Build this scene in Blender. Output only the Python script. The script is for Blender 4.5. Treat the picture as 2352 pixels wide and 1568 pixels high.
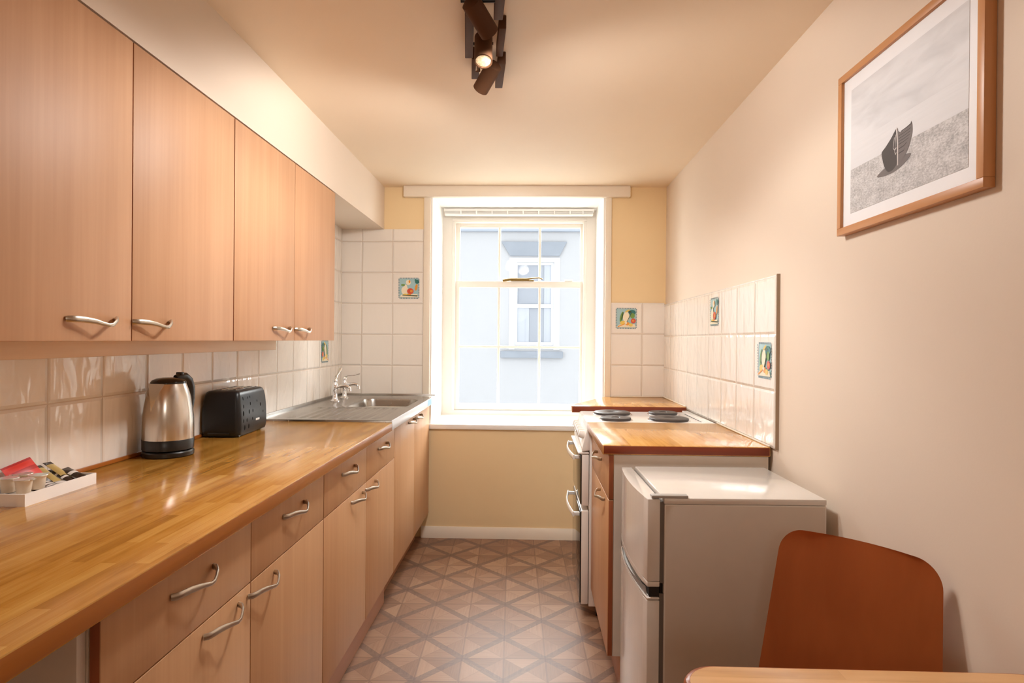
import bpy, bmesh, math, random
from mathutils import Vector, Matrix
random.seed(7)
for o in list(bpy.data.objects):
    bpy.data.objects.remove(o, do_unlink=True)
SC = bpy.context.scene
COL = SC.collection

# ------------------------------------------------------------------ camera
F, YAW, PIT, ROL, ZC = 1401.35, .0305, -.0028, .0084, 1.2785
def camera_axes():
    c, s = math.cos(YAW), math.sin(YAW)
    r = Vector((c, s, 0)); fw = Vector((-s, c, 0)); up = Vector((0, 0, 1))
    d = math.cos(PIT)*fw + math.sin(PIT)*up
    u = -math.sin(PIT)*fw + math.cos(PIT)*up
    cr, sr = math.cos(ROL), math.sin(ROL)
    return cr*r + sr*u, cr*u - sr*r, d
_r, _u, _d = camera_axes()
cam = bpy.data.cameras.new('camera')
cam.sensor_width = 36.0
cam.lens = F/2352*36.0
cam.clip_start = .02
camo = bpy.data.objects.new('camera', cam)
COL.objects.link(camo)
camo.matrix_world = Matrix(((_r.x, _u.x, -_d.x, 0), (_r.y, _u.y, -_d.y, 0), (_r.z, _u.z, -_d.z, ZC), (0, 0, 0, 1)))
SC.camera = camo

# ------------------------------------------------------------------ light and exposure
w = bpy.data.worlds.new('overcast_sky'); SC.world = w
w.use_nodes = True
_t = w.node_tree; bg = _t.nodes['Background']
# an overcast sky, much brighter on the far side of the street (where the sun stands behind the cloud)
_co = _t.nodes.new('ShaderNodeTexCoord'); _sp = _t.nodes.new('ShaderNodeSeparateXYZ')
_t.links.new(_co.outputs['Generated'], _sp.inputs[0])
_mr = _t.nodes.new('ShaderNodeMapRange'); _mr.interpolation_type = 'SMOOTHSTEP'
_t.links.new(_sp.outputs['Y'], _mr.inputs[0])
_mr.inputs[1].default_value = -.35; _mr.inputs[2].default_value = .6
_mr.inputs[3].default_value = .8; _mr.inputs[4].default_value = 6.2
_t.links.new(_mr.outputs[0], bg.inputs[1])
bg.inputs[0].default_value = (.98, .985, 1, 1)
sun = bpy.data.lights.new('daylight', 'SUN')
sun.energy = 3.2; sun.angle = math.radians(70); sun.color = (1, .97, .93)
suno = bpy.data.objects.new('daylight', sun); COL.objects.link(suno)
suno.rotation_euler = Vector((.0, -1, -.66)).to_track_quat('-Z', 'Y').to_euler()
suno.location = (0, 9, 6)
for _p, _e, _dir in (((-.095, 1.79, 2.10), 8, (.33, .40, -1)), ((-.148, 1.812, 2.04), 7.5, (0, -.1, -1)), ((-.215, 2.18, 2.10), 11, (-.33, .34, -1))):   # fill lights added by the three spotlight heads, which are off
    lamp = bpy.data.lights.new('spotlight_fill', 'SPOT')
    lamp.energy = _e; lamp.color = (1, .975, .945); lamp.shadow_soft_size = .065; lamp.spot_size = math.radians(180); lamp.spot_blend = .25
    lampo = bpy.data.objects.new('spotlight_fill', lamp); COL.objects.link(lampo)
    lampo.location = _p; lampo.rotation_euler = Vector(_dir).to_track_quat('-Z', 'Y').to_euler()
lamp = bpy.data.lights.new('rear_fill', 'POINT')            # dim warm fill light added behind the camera
lamp.energy = 7; lamp.color = (1, .90, .80); lamp.shadow_soft_size = .16
lampo = bpy.data.objects.new('rear_fill', lamp); COL.objects.link(lampo)
lampo.location = (-.2, -1.5, 1.75)
vs = SC.view_settings
vs.view_transform = 'Standard'; vs.look = 'None'; vs.gamma = 1; vs.use_curve_mapping = False
vs.exposure = 1.28
SC.cycles.max_bounces = 10; SC.cycles.diffuse_bounces = 7; SC.cycles.transparent_max_bounces = 12
SC.cycles.sample_clamp_indirect = 12

# ------------------------------------------------------------------ node helpers
def srgb(r, g, b):
    f = lambda c: (c/12.92 if c <= .04045 else ((c+.055)/1.055)**2.4)
    return (f(r/255), f(g/255), f(b/255), 1)
class NT:
    def __init__(self, name):
        self.m = bpy.data.materials.new(name); self.m.use_nodes = True
        self.t = self.m.node_tree; self.b = self.t.nodes['Principled BSDF']
        self.out = self.t.nodes['Material Output']
    def n(self, typ, **kw):
        nd = self.t.nodes.new(typ)
        for k, v in kw.items(): setattr(nd, k, v)
        return nd
    def l(self, a, b): self.t.links.new(a, b)
    def put(self, sock, v):
        if hasattr(v, 'is_output') or isinstance(v, bpy.types.NodeSocket): self.l(v, sock)
        else: sock.default_value = v
    def math(self, op, a, b=None, c=None):
        nd = self.n('ShaderNodeMath', operation=op)
        self.put(nd.inputs[0], a)
        if b is not None: self.put(nd.inputs[1], b)
        if c is not None: self.put(nd.inputs[2], c)
        return nd.outputs[0]
    def mix(self, fac, a, b, mode='MIX'):
        nd = self.n('ShaderNodeMix', data_type='RGBA', blend_type=mode)
        self.put(nd.inputs[0], fac); self.put(nd.inputs[6], a); self.put(nd.inputs[7], b)
        return nd.outputs[2]
    def pos(self):
        return self.n('ShaderNodeNewGeometry').outputs['Position']
    def obj(self):
        return self.n('ShaderNodeTexCoord').outputs['Object']
    def xyz(self, v):
        nd = self.n('ShaderNodeSeparateXYZ'); self.l(v, nd.inputs[0]); return nd.outputs
    def comb(self, x, y, z):
        nd = self.n('ShaderNodeCombineXYZ')
        for i, v in enumerate((x, y, z)): self.put(nd.inputs[i], v)
        return nd.outputs[0]
    def scale(self, v, s):
        nd = self.n('ShaderNodeMapping'); self.l(v, nd.inputs[0]); nd.inputs['Scale'].default_value = s
        return nd.outputs[0]
    def noise(self, v, scale=5, detail=3, rough=.5, dist=0):
        nd = self.n('ShaderNodeTexNoise')
        self.l(v, nd.inputs['Vector']); nd.inputs['Scale'].default_value = scale
        nd.inputs['Detail'].default_value = detail; nd.inputs['Roughness'].default_value = rough
        nd.inputs['Distortion'].default_value = dist
        return nd.outputs['Fac']
    def ramp(self, fac, stops):
        nd = self.n('ShaderNodeValToRGB'); self.l(fac, nd.inputs[0])
        e = nd.color_ramp.elements
        while len(e) < len(stops): e.new(.5)
        for el, (p, c) in zip(e, stops): el.position = p; el.color = c
        return nd.outputs[0]
    def bump(self, h, strength=.2, dist=.01):
        nd = self.n('ShaderNodeBump'); self.l(h, nd.inputs['Height'])
        nd.inputs['Strength'].default_value = strength; nd.inputs['Distance'].default_value = dist
        self.l(nd.outputs[0], self.b.inputs['Normal'])
    def fin(self, col=None, rough=None, metal=None, spec=None, coat=None, coat_rough=None):
        b = self.b
        if col is not None: self.put(b.inputs['Base Color'], col)
        if rough is not None: self.put(b.inputs['Roughness'], rough)
        if metal is not None: b.inputs['Metallic'].default_value = metal
        if spec is not None: b.inputs['Specular IOR Level'].default_value = spec
        if coat is not None: b.inputs['Coat Weight'].default_value = coat
        if coat_rough is not None: b.inputs['Coat Roughness'].default_value = coat_rough
        return self.m

def paint(name, rgb, rough=.6, var=.04, bump=.06, spec=.3):
    k = NT(name); p = k.obj()
    n = k.noise(p, 3, 4)
    c = srgb(*rgb); c2 = tuple(x*(1-var) for x in c[:3]) + (1,)
    col = k.mix(n, c2, c)
    k.bump(k.noise(p, 180, 2), bump, .002)
    return k.fin(col, rough, spec=spec)
def plain(name, rgb, rough=.4, metal=0, spec=.5, coat=0, var=.05):
    k = NT(name); p = k.obj()
    c = srgb(*rgb); c2 = tuple(x*(1-var) for x in c[:3]) + (1,)
    return k.fin(k.mix(k.noise(p, 25, 2), c2, c), rough, metal, spec, coat)
def steel(name, rgb, rough=.25, axis=(1, 1, 1), amp=.08):
    k = NT(name); p = k.scale(k.obj(), axis)
    n = k.noise(p, 60, 3)
    r = k.math('MULTIPLY_ADD', n, amp, rough-amp/2)
    return k.fin(srgb(*rgb), r, 1.0)
def wood(name, light, dark, axis='z', fine=60, stretch=.04, rough=.35, amp=.8, coat=0, spec=.5, broad=.5):
    k = NT(name); p = k.obj()
    s = {'x': (stretch, 1, 1), 'y': (1, stretch, 1), 'z': (1, 1, stretch)}[axis]
    q = k.scale(p, s)
    n1 = k.noise(q, fine, 4, .6, .3); n2 = k.noise(q, fine*.12, 3, .5, 1.0)
    f = k.math('MULTIPLY_ADD', k.math('SUBTRACT', n2, .5), broad*2, k.math('MULTIPLY_ADD', k.math('SUBTRACT', n1, .5), amp, .5))
    col = k.ramp(f, [(.15, srgb(*dark)), (.85, srgb(*light))])
    return k.fin(col, rough, spec=spec, coat=coat, coat_rough=.12)
def stave(name, cols, along='y', rough=.16, row=.042, length=.46):
    """butcher block: narrow staves, each its own tone, under a lacquer"""
    k = NT(name); x, y, z = k.xyz(k.pos())
    a, b = (y, x) if along == 'y' else (x, y)
    br = k.n('ShaderNodeTexBrick'); br.offset = .37; br.offset_frequency = 2
    k.l(k.comb(a, b, 0.0), br.inputs['Vector'])
    br.inputs['Color1'].default_value = (0, 0, 0, 1); br.inputs['Color2'].default_value = (1, 1, 1, 1)
    br.inputs['Mortar'].default_value = (.25, .25, .25, 1)
    br.inputs['Scale'].default_value = 1; br.inputs['Mortar Size'].default_value = .0006
    br.inputs['Brick Width'].default_value = length; br.inputs['Row Height'].default_value = row
    g = k.noise(k.comb(k.math('MULTIPLY', a, 2.2), k.math('MULTIPLY', b, 60), k.math('MULTIPLY', z, 30)), 1.0, 5, .65, .6)
    g2 = k.noise(k.comb(k.math('MULTIPLY', a, 6), k.math('MULTIPLY', b, 26), 0.0), 1.0, 3, .6, .4)
    f = k.math('ADD', k.math('MULTIPLY', br.outputs['Color'], .24), k.math('ADD', k.math('MULTIPLY', g, .48), k.math('MULTIPLY', g2, .36)))
    col = k.ramp(f, [(.25, srgb(*cols[0])), (.5, srgb(*cols[1])), (.8, srgb(*cols[2]))])
    k.bump(k.noise(k.comb(k.math('MULTIPLY', a, 3), k.math('MULTIPLY', b, 14), 0.0), 1.0, 2), .05, .004)
    return k.fin(col, rough, spec=.5)
def tiles(name, rgb, grout, u, v, u0, v0, size=.2, rough=.1, wav=.55):
    """glazed wall tiles: grout grid along two world axes and a wavy glaze"""
    k = NT(name); P = k.pos(); c = k.xyz(P)
    def edge(sock, off):
        f = k.math('FRACT', k.math('MULTIPLY', k.math('SUBTRACT', sock, off), 1/size))
        return k.math('MULTIPLY', k.math('MINIMUM', f, k.math('SUBTRACT', 1.0, f)), size)
    d = k.math('MINIMUM', edge(c['XYZ'.index(u)], u0), edge(c['XYZ'.index(v)], v0))
    m = k.math('LESS_THAN', d, .0016)
    tone = k.mix(k.noise(P, 2.3, 2), tuple(x*.97 for x in srgb(*rgb)[:3])+(1,), srgb(*rgb))
    col = k.mix(m, tone, srgb(*grout))
    pil = k.math('MULTIPLY', k.math('MINIMUM', k.math('MULTIPLY', d, 1/.009), 1.0), .004)
    s = {'Y': (7, 12, 5), 'X': (12, 7, 5)}[u]
    wv = k.math('MULTIPLY', k.noise(k.scale(P, s), 1.6, 2, .45, .5), .0055*wav)
    k.bump(k.math('ADD', pil, wv), 1.0, 1.0)
    return k.fin(col, k.math('MULTIPLY_ADD', m, .5, rough), spec=.55)

M = {}
M['wall'] = paint('painted_plaster_beige', (222, 207, 190))
M['cream'] = paint('painted_plaster_cream', (236, 212, 168))
M['ceil'] = paint('painted_plaster_ceiling', (233, 215, 191))
M['white'] = paint('white_gloss_paint', (240, 238, 234), .35, .02, .02, .5)
M['sash'] = paint('sash_paint', (226, 219, 209), .4, .02, .02, .5)
M['skirt'] = paint('skirting_paint', (232, 222, 206), .4, .02, .02, .5)
M['door'] = wood('beech_foil', (205, 160, 118), (186, 139, 99), 'z', 70, .03, .42, .7, broad=.4)
M['doortop'] = wood('beech_foil_wall_units', (200, 156, 120), (182, 137, 102), 'z', 70, .03, .5, .7, spec=.3, broad=.4)
M['edge'] = wood('beech_edging', (164, 92, 52), (140, 72, 38), 'z', 60, .05, .45)
M['batten'] = wood('pale_timber', (240, 220, 198), (224, 198, 172), 'y', 40, .04, .5)
M['kick'] = wood('plinth_foil', (190, 138, 104), (172, 118, 86), 'y', 40, .04, .45)
M['white_board'] = plain('white_melamine', (226, 218, 208), .45)
M['top'] = stave('oak_worktop_lacquered', ((132, 84, 26), (184, 128, 52), (214, 166, 88)), row=.027, length=.27)
M['topr'] = stave('oak_worktop_lacquered_cross', ((158, 104, 44), (204, 150, 80), (222, 178, 112)), 'y', row=.036, length=.3)
M['topedge'] = wood('worktop_edge', (176, 108, 46), (134, 74, 26), 'y', 40, .05, .3)
M['topend'] = wood('worktop_end_grain', (138, 56, 22), (96, 34, 12), 'x', 30, .1, .4)
M['table'] = stave('table_top_wood', ((170, 118, 66), (206, 158, 104), (222, 178, 126)), 'x', .3, .07, .8)
M['tableedge'] = wood('table_edge', (168, 90, 44), (140, 66, 30), 'x', 40, .05, .3)
M['chair'] = wood('bent_ply_dark', (206, 126, 70), (168, 92, 44), 'z', 14, .18, .35, .5, broad=.6)
M['chairleg'] = steel('chair_leg_metal', (190, 186, 180), .3)
M['handle'] = steel('brushed_nickel', (196, 188, 176), .3, (1, 1, 1))
M['chrome'] = steel('chrome', (226, 226, 228), .06, amp=.02)
M['sink'] = steel('sink_steel', (164, 160, 154), .26, (1, 12, 1))
M['film'] = plain('protective_film', (226, 232, 240), .25)
M['filmblue'] = plain('blue_film', (120, 178, 210), .3)
M['kettle'] = steel('kettle_steel', (212, 206, 198), .22, (1, 1, 20), .06)
M['black'] = plain('black_plastic', (22, 20, 19), .3)
M['blackgloss'] = plain('black_gloss_plastic', (28, 26, 25), .14)
M['toaster'] = plain('toaster_black', (26, 27, 29), .34, spec=.35)
M['drop'] = plain('toaster_dimple', (8, 8, 9), .7, spec=.1)
M['logo'] = plain('logo_white', (225, 225, 225), .5)
M['appliance'] = plain('white_enamel', (236, 232, 226), .18, spec=.5)
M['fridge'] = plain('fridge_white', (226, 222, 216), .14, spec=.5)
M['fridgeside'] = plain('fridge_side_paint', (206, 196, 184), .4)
M['gasket'] = plain('grey_gasket', (110, 104, 98), .6)
M['hinge'] = plain('pale_grey_plastic', (176, 174, 170), .4)
M['silver'] = plain('silver_plastic', (205, 205, 205), .3, .6)
M['hotplate'] = plain('cast_iron', (66, 60, 58), .45)
M['dark'] = plain('dark_void', (30, 24, 20), .6)
M['bronze'] = plain('dark_bronze_metal', (84, 56, 38), .6, 0, .12)
M['strip'] = plain('edge_strip_metal', (158, 136, 114), .4, .3)
M['brass'] = plain('aged_brass', (150, 124, 70), .35, .8)
M['frame'] = wood('picture_frame_oak', (206, 150, 98), (180, 122, 74), 'y', 40, .06, .4)
M['framev'] = wood('picture_frame_oak_upright', (206, 150, 98), (180, 122, 74), 'z', 40, .06, .4)
M['mat'] = plain('mount_card', (236, 238, 242), .6)
def glass(name, tint, gl=1.0, rough=0.0):
    k = NT(name)
    tr = k.n('ShaderNodeBsdfTransparent'); tr.inputs[0].default_value = tint
    go = k.n('ShaderNodeBsdfGlossy'); go.inputs['Roughness'].default_value = rough
    fr = k.n('ShaderNodeFresnel'); fr.inputs[0].default_value = 1.45
    geo = k.n('ShaderNodeNewGeometry')
    mx = k.n('ShaderNodeMixShader')
    k.l(k.math('MULTIPLY', k.math('MULTIPLY', fr.outputs[0], gl), k.math('SUBTRACT', 1.0, geo.outputs['Backfacing'])), mx.inputs[0])
    k.l(tr.outputs[0], mx.inputs[1]); k.l(go.outputs[0], mx.inputs[2]); k.l(mx.outputs[0], k.out.inputs[0])
    return k.m
M['glass'] = glass('window_glass', (.97, .985, .98, 1), .12)
M['picglass'] = glass('picture_glass', (1, 1, 1, 1), .2)
def ovenglass():
    k = NT('oven_black_glass'); return k.fin(srgb(24, 20, 18), .03, spec=.8)
M['ovenglass'] = ovenglass()
def lampface():
    k = NT('lamp_lens'); p = k.obj(); x, y, z = k.xyz(p)
    v = k.n('ShaderNodeTexVoronoi'); k.l(p, v.inputs['Vector']); v.inputs['Scale'].default_value = 160
    c_ = k.mix(v.outputs['Distance'], srgb(244, 228, 194), srgb(200, 164, 116))
    k.l(c_, k.b.inputs['Emission Color']); k.b.inputs['Emission Strength'].default_value = .22   # slight glow added to brighten the switched-off lens
    return k.fin(c_, .3)
M['lens'] = lampface()
def floor_mat():
    """vinyl printed as parquet: squares split into four triangles, with darker diagonal bands meeting in stars"""
    k = NT('parquet_print_vinyl'); x, y, z = k.xyz(k.pos())
    T = .1667; ang = math.radians(1.6)
    ca, sa = math.cos(ang), math.sin(ang)
    dx = k.math('SUBTRACT', x, .06); dy = k.math('SUBTRACT', y, 2.78)
    u = k.math('MULTIPLY', k.math('ADD', k.math('MULTIPLY', dx, ca), k.math('MULTIPLY', dy, sa)), 1/T)
    v = k.math('MULTIPLY', k.math('SUBTRACT', k.math('MULTIPLY', dy, ca), k.math('MULTIPLY', dx, sa)), 1/T)
    fu = k.math('FRACT', u); fv = k.math('FRACT', v); iu = k.math('FLOOR', u); iv = k.math('FLOOR', v)
    par = k.math('ABSOLUTE', k.math('MODULO', k.math('ADD', iu, iv), 2.0))       # 0/1 checker
    dA = k.math('SUBTRACT', fu, fv); dB = k.math('SUBTRACT', k.math('ADD', fu, fv), 1.0)
    t1 = k.math('GREATER_THAN', dA, 0.0); t2 = k.math('GREATER_THAN', dB, 0.0)
    tri = k.math('ADD', t1, k.math('MULTIPLY', t2, 2.0))                           # which triangle 0..3
    wn = k.n('ShaderNodeTexWhiteNoise'); k.l(k.comb(iu, iv, tri), wn.inputs['Vector'])
    horiz = k.math('ABSOLUTE', k.math('SUBTRACT', t1, t2))                         # grain turns with the triangle
    gx = k.noise(k.comb(k.math('MULTIPLY', x, 9), k.math('MULTIPLY', y, 130), tri), 1, 4, .6, .5)
    gy = k.noise(k.comb(k.math('MULTIPLY', x, 130), k.math('MULTIPLY', y, 9), tri), 1, 4, .6, .5)
    grain = k.math('ADD', k.math('MULTIPLY', gx, horiz), k.math('MULTIPLY', gy, k.math('SUBTRACT', 1.0, horiz)))
    tone = k.math('ADD', k.math('MULTIPLY', wn.outputs['Value'], .5), k.math('MULTIPLY', grain, .6))
    base = k.ramp(tone, [(.18, srgb(122, 92, 72)), (.5, srgb(145, 111, 88)), (.85, srgb(166, 132, 106))])
    # the dark band runs along one diagonal of each square, alternating
    dd = k.math('ADD', k.math('MULTIPLY', k.math('ABSOLUTE', dA), k.math('SUBTRACT', 1.0, par)), k.math('MULTIPLY', k.math('ABSOLUTE', dB), par))
    band = k.math('LESS_THAN', dd, .13)
    bcol = k.ramp(grain, [(.25, srgb(98, 77, 66)), (.8, srgb(124, 99, 85))])
    col = k.mix(k.math('MULTIPLY', band, .8), base, bcol)
    od = k.math('ADD', k.math('MULTIPLY', k.math('ABSOLUTE', dA), par), k.math('MULTIPLY', k.math('ABSOLUTE', dB), k.math('SUBTRACT', 1.0, par)))
    ln = k.math('LESS_THAN', od, .016)
    e = k.math('MINIMUM', k.math('MINIMUM', fu, k.math('SUBTRACT', 1.0, fu)), k.math('MINIMUM', fv, k.math('SUBTRACT', 1.0, fv)))
    ln2 = k.math('LESS_THAN', e, .02)
    col = k.mix(k.math('MULTIPLY', ln2, .35), k.mix(k.math('MULTIPLY', ln, .3), col, srgb(110, 80, 64)), srgb(84, 62, 54))
    cu = k.math('ABSOLUTE', k.math('SUBTRACT', k.math('FRACT', k.math('MULTIPLY', k.math('ADD', u, v), .5)), .5))
    blot = k.noise(k.comb(x, y, 0.0), 5, 3)
    col = k.mix(k.math('MULTIPLY', k.math('SUBTRACT', blot, .3), .35), col, srgb(112, 84, 72))
    k.bump(k.math('ADD', grain, k.math('MULTIPLY', ln2, -.6)), .12, .003)
    return k.fin(col, .42, spec=.27)
M['floor'] = floor_mat()
def print_mat():
    """monochrome beach: pale sky with soft clouds, sea, shingle (object space: y along, z up)"""
    k = NT('beach_print'); p = k.obj(); x, y, z = k.xyz(p)
    cl = k.noise(k.comb(0.0, k.math('MULTIPLY', y, 6), k.math('MULTIPLY', z, 26)), 1, 3, .5, .5)
    sky = k.ramp(cl, [(.3, srgb(200, 202, 206)), (.6, srgb(218, 220, 224))])
    sea = k.mix(k.noise(k.comb(0.0, k.math('MULTIPLY', y, 10), k.math('MULTIPLY', z, 200)), 1, 2), srgb(212, 214, 218), srgb(222, 224, 228))
    st = k.noise(k.comb(0.0, k.math('MULTIPLY', y, 130), k.math('MULTIPLY', z, 260)), 1, 3, .7)
    st2 = k.noise(k.comb(0.0, k.math('MULTIPLY', y, 22), k.math('MULTIPLY', z, 40)), 1, 2)
    sand = k.ramp(k.math('ADD', k.math('MULTIPLY', st, .65), k.math('MULTIPLY', st2, .35)), [(.34, srgb(150, 150, 152)), (.6, srgb(212, 212, 213))])
    col = k.mix(k.math('LESS_THAN', z, .016), sky, sea)
    col = k.mix(k.math('LESS_THAN', z, -.05), col, sand)
    return k.fin(col, .6, spec=.2)
M['print'] = print_mat()
M['boatdark'] = plain('print_ink_dark', (70, 66, 66), .7)
M['boatmid'] = plain('print_ink_mid', (112, 106, 106), .7)
M['boatlight'] = plain('print_ink_light', (200, 196, 194), .7)
# outside
M['render'] = paint('outside_render', (167, 168, 171), .9, .03, .1, .1)
M['stone'] = paint('outside_stone', (140, 146, 155), .9, .25, .2, .1)
M['extwhite'] = paint('outside_white_paint', (206, 209, 214), .7, .02, .02, .2)
M['extpane'] = plain('outside_dark_pane', (140, 145, 154), .6)
M['extcurtain'] = wood('outside_curtain', (176, 180, 187), (150, 155, 163), 'z', 8, .01, .9)
M['gutter'] = plain('outside_gutter', (146, 153, 164), .7)
M['bounceslab'] = paint('outside_bounce_slab', (178, 178, 176), .9)  # for the added slab that bounces daylight in
M['ground'] = paint('outside_paving', (120, 120, 120), .9)

# ------------------------------------------------------------------ mesh helpers
class MB:
    def __init__(self): self.bm = bmesh.new()
    def _mat(self, faces, mi):
        for f in faces: f.material_index = mi
    def box(self, x0, x1, y0, y1, z0, z1, bev=0, mi=0, seg=2, mis=None):
        bm = self.bm
        v = [bm.verts.new((x, y, z)) for x in (x0, x1) for y in (y0, y1) for z in (z0, z1)]
        q = [(0, 1, 3, 2), (4, 6, 7, 5), (0, 4, 5, 1), (2, 3, 7, 6), (0, 2, 6, 4), (1, 5, 7, 3)]   # -x +x -y +y -z +z
        fs = [bm.faces.new([v[i] for i in f]) for f in q]
        self._mat(fs, mi)
        if mis:
            for i, m_ in mis.items(): fs[i].material_index = m_
        if bev:
            es = list({e for f in fs for e in f.edges})
            bmesh.ops.bevel(bm, geom=es, offset=bev, segments=seg, profile=.5, affect='EDGES')
        return self
    def ring(self, c, a, b, r, n, rb=None):
        rb = r if rb is None else rb
        return [self.bm.verts.new(c + a*(r*math.cos(2*math.pi*i/n)) + b*(rb*math.sin(2*math.pi*i/n))) for i in range(n)]
    def skin(self, rings, mi=0, cap=True):
        bm = self.bm
        for r0, r1 in zip(rings, rings[1:]):
            n = len(r0)
            for i in range(n):
                f = bm.faces.new((r0[i], r0[(i+1) % n], r1[(i+1) % n], r1[i])); f.material_index = mi
        if cap:
            f = bm.faces.new(rings[0][::-1]); f.material_index = mi
            f = bm.faces.new(rings[-1]); f.material_index = mi
        return self
    def axes(self, d):
        d = d.normalized(); h = Vector((0, 0, 1)) if abs(d.z) < .9 else Vector((1, 0, 0))
        a = d.cross(h).normalized(); return a, d.cross(a).normalized()*1
    def lathe(self, base, d, prof, n=32, mi=0, mis=None):
        """prof: (r, h) along direction d from base"""
        base = Vector(base); d = Vector(d).normalized(); a, b = self.axes(d)
        rings = [self.ring(base + d*h, a, b, max(r, 1e-4), n) for r, h in prof]
        bm = self.bm
        for j, (r0, r1) in enumerate(zip(rings, rings[1:])):
            for i in range(n):
                f = bm.faces.new((r0[i], r0[(i+1) % n], r1[(i+1) % n], r1[i])); f.material_index = mis[j] if mis else mi
        f = bm.faces.new(rings[0][::-1]); f.material_index = mis[0] if mis else mi
        f = bm.faces.new(rings[-1]); f.material_index = mis[-1] if mis else mi
        return self
    def cyl(self, p0, p1, r0, r1=None, n=20, mi=0):
        p0, p1 = Vector(p0), Vector(p1)
        return self.lathe(p0, p1-p0, [(r0, 0), (r0 if r1 is None else r1, (p1-p0).length)], n, mi)
    def tube(self, pts, r, n=10, mi=0, flat=None, up=None):
        """sweep; r a number or a list; flat=(ra, rb) an elliptical section"""
        pts = [Vector(p) for p in pts]; N = len(pts); rings = []
        up = Vector(up) if up else Vector((0, 0, 1))
        for i, p in enumerate(pts):
            t = (pts[min(i+1, N-1)] - pts[max(i-1, 0)]).normalized()
            u_ = up if abs(t.dot(up)) < .95 else Vector((1, 0, 0))
            a = t.cross(u_).normalized(); b = a.cross(t).normalized()
            rr = r[i] if isinstance(r, (list, tuple)) else r
            rings.append(self.ring(p, a, b, rr*(flat[0] if flat else 1), n, rr*(flat[1] if flat else 1)))
        return self.skin(rings, mi)
    def prism(self, poly, plane, d0, d1, mi=0, mis=None, bev=0):
        """extrude a 2D polygon: plane 'xy' 'xz' 'yz' from d0 to d1 on the third axis"""
        def P(a, b, d):
            return {'xy': (a, b, d), 'xz': (a, d, b), 'yz': (d, a, b)}[plane]
        bm = self.bm
        A = [bm.verts.new(P(a, b, d0)) for a, b in poly]; B = [bm.verts.new(P(a, b, d1)) for a, b in poly]
        n = len(poly); fs = [bm.faces.new(A[::-1]), bm.faces.new(B)]
        for i in range(n): fs.append(bm.faces.new((A[i], A[(i+1) % n], B[(i+1) % n], B[i])))
        self._mat(fs, mi)
        if mis:
            for i, m_ in mis.items(): fs[i].material_index = m_
        if bev:
            bmesh.ops.bevel(bm, geom=list({e for f in fs for e in f.edges}), offset=bev, segments=2, profile=.5, affect='EDGES')
        return self
    def face(self, pts, mi=0):
        f = self.bm.faces.new([self.bm.verts.new(p) for p in pts]); f.material_index = mi; return self
    def strip(self, rows, mi=0):
        """grid of points -> surface"""
        V = [[self.bm.verts.new(p) for p in r] for r in rows]
        for r0, r1 in zip(V, V[1:]):
            for i in range(len(r0)-1):
                f = self.bm.faces.new((r0[i], r0[i+1], r1[i+1], r1[i])); f.material_index = mi
        return self
    def solid(self, th):
        g = bmesh.ops.solidify(self.bm, geom=self.bm.faces[:], thickness=th)
        return self

def setp(o, label=None, cat=None, group=None, kind=None):
    if label: o['label'] = label
    if cat: o['category'] = cat
    if group: o['group'] = group
    if kind: o['kind'] = kind
    return o
def offset_of(o):
    v = Vector((0, 0, 0))
    while o is not None: v += o.location; o = o.parent
    return v
def part(name, mb, mats, parent=None, label=None, local=False, smooth=40, fix=True):
    """ONE mesh object; world coordinates are brought into the parent's frame unless local"""
    me = bpy.data.meshes.new(name)
    if fix: bmesh.ops.recalc_face_normals(mb.bm, faces=mb.bm.faces[:])
    if parent is not None and not local:
        bmesh.ops.translate(mb.bm, vec=-offset_of(parent), verts=mb.bm.verts[:])
    mb.bm.to_mesh(me); mb.bm.free()
    for m in (mats if isinstance(mats, (list, tuple)) else [mats]): me.materials.append(M[m] if isinstance(m, str) else m)
    if smooth:
        for p in me.polygons: p.use_smooth = True
        me.set_sharp_from_angle(angle=math.radians(smooth))
    o = bpy.data.objects.new(name, me); COL.objects.link(o)
    if parent is not None: o.parent = parent
    if label: o['label'] = label
    return o
def single(name, mb, mats, label, cat, group=None, base=None, smooth=40):
    """a thing that is one mesh, origin at its base"""
    if base is None:
        vs_ = [v.co for v in mb.bm.verts]
        base = Vector(((min(v.x for v in vs_)+max(v.x for v in vs_))/2, (min(v.y for v in vs_)+max(v.y for v in vs_))/2, min(v.z for v in vs_)))
    base = Vector(base)
    bmesh.ops.translate(mb.bm, vec=-base, verts=mb.bm.verts[:])
    o = part(name, mb, mats, None, smooth=smooth); o.location = base
    return setp(o, label, cat, group)
def thing(name, loc, label, cat, group=None, rz=0):
    o = bpy.data.objects.new(name, None); COL.objects.link(o)
    o.empty_display_size = .05
    o.location = loc; o.rotation_euler = (0, 0, rz)
    return setp(o, label, cat, group)
def struct(name, mb, mats, parent=None, label=None, smooth=40):
    o = part(name, mb, mats, parent, label, smooth=smooth)
    if parent is None: o['kind'] = 'structure'
    return o
def copy_thing(src, loc, label, group=None, rz=None):
    r = src.copy(); COL.objects.link(r); r.location = loc
    if rz is not None: r.rotation_euler = (0, 0, rz)
    r['label'] = label
    if group: r['group'] = group
    for ch in list(src.children):
        c = ch.copy(); COL.objects.link(c); c.parent = r
        for g in list(ch.children):
            d = g.copy(); COL.objects.link(d); d.parent = c
    return r

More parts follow.
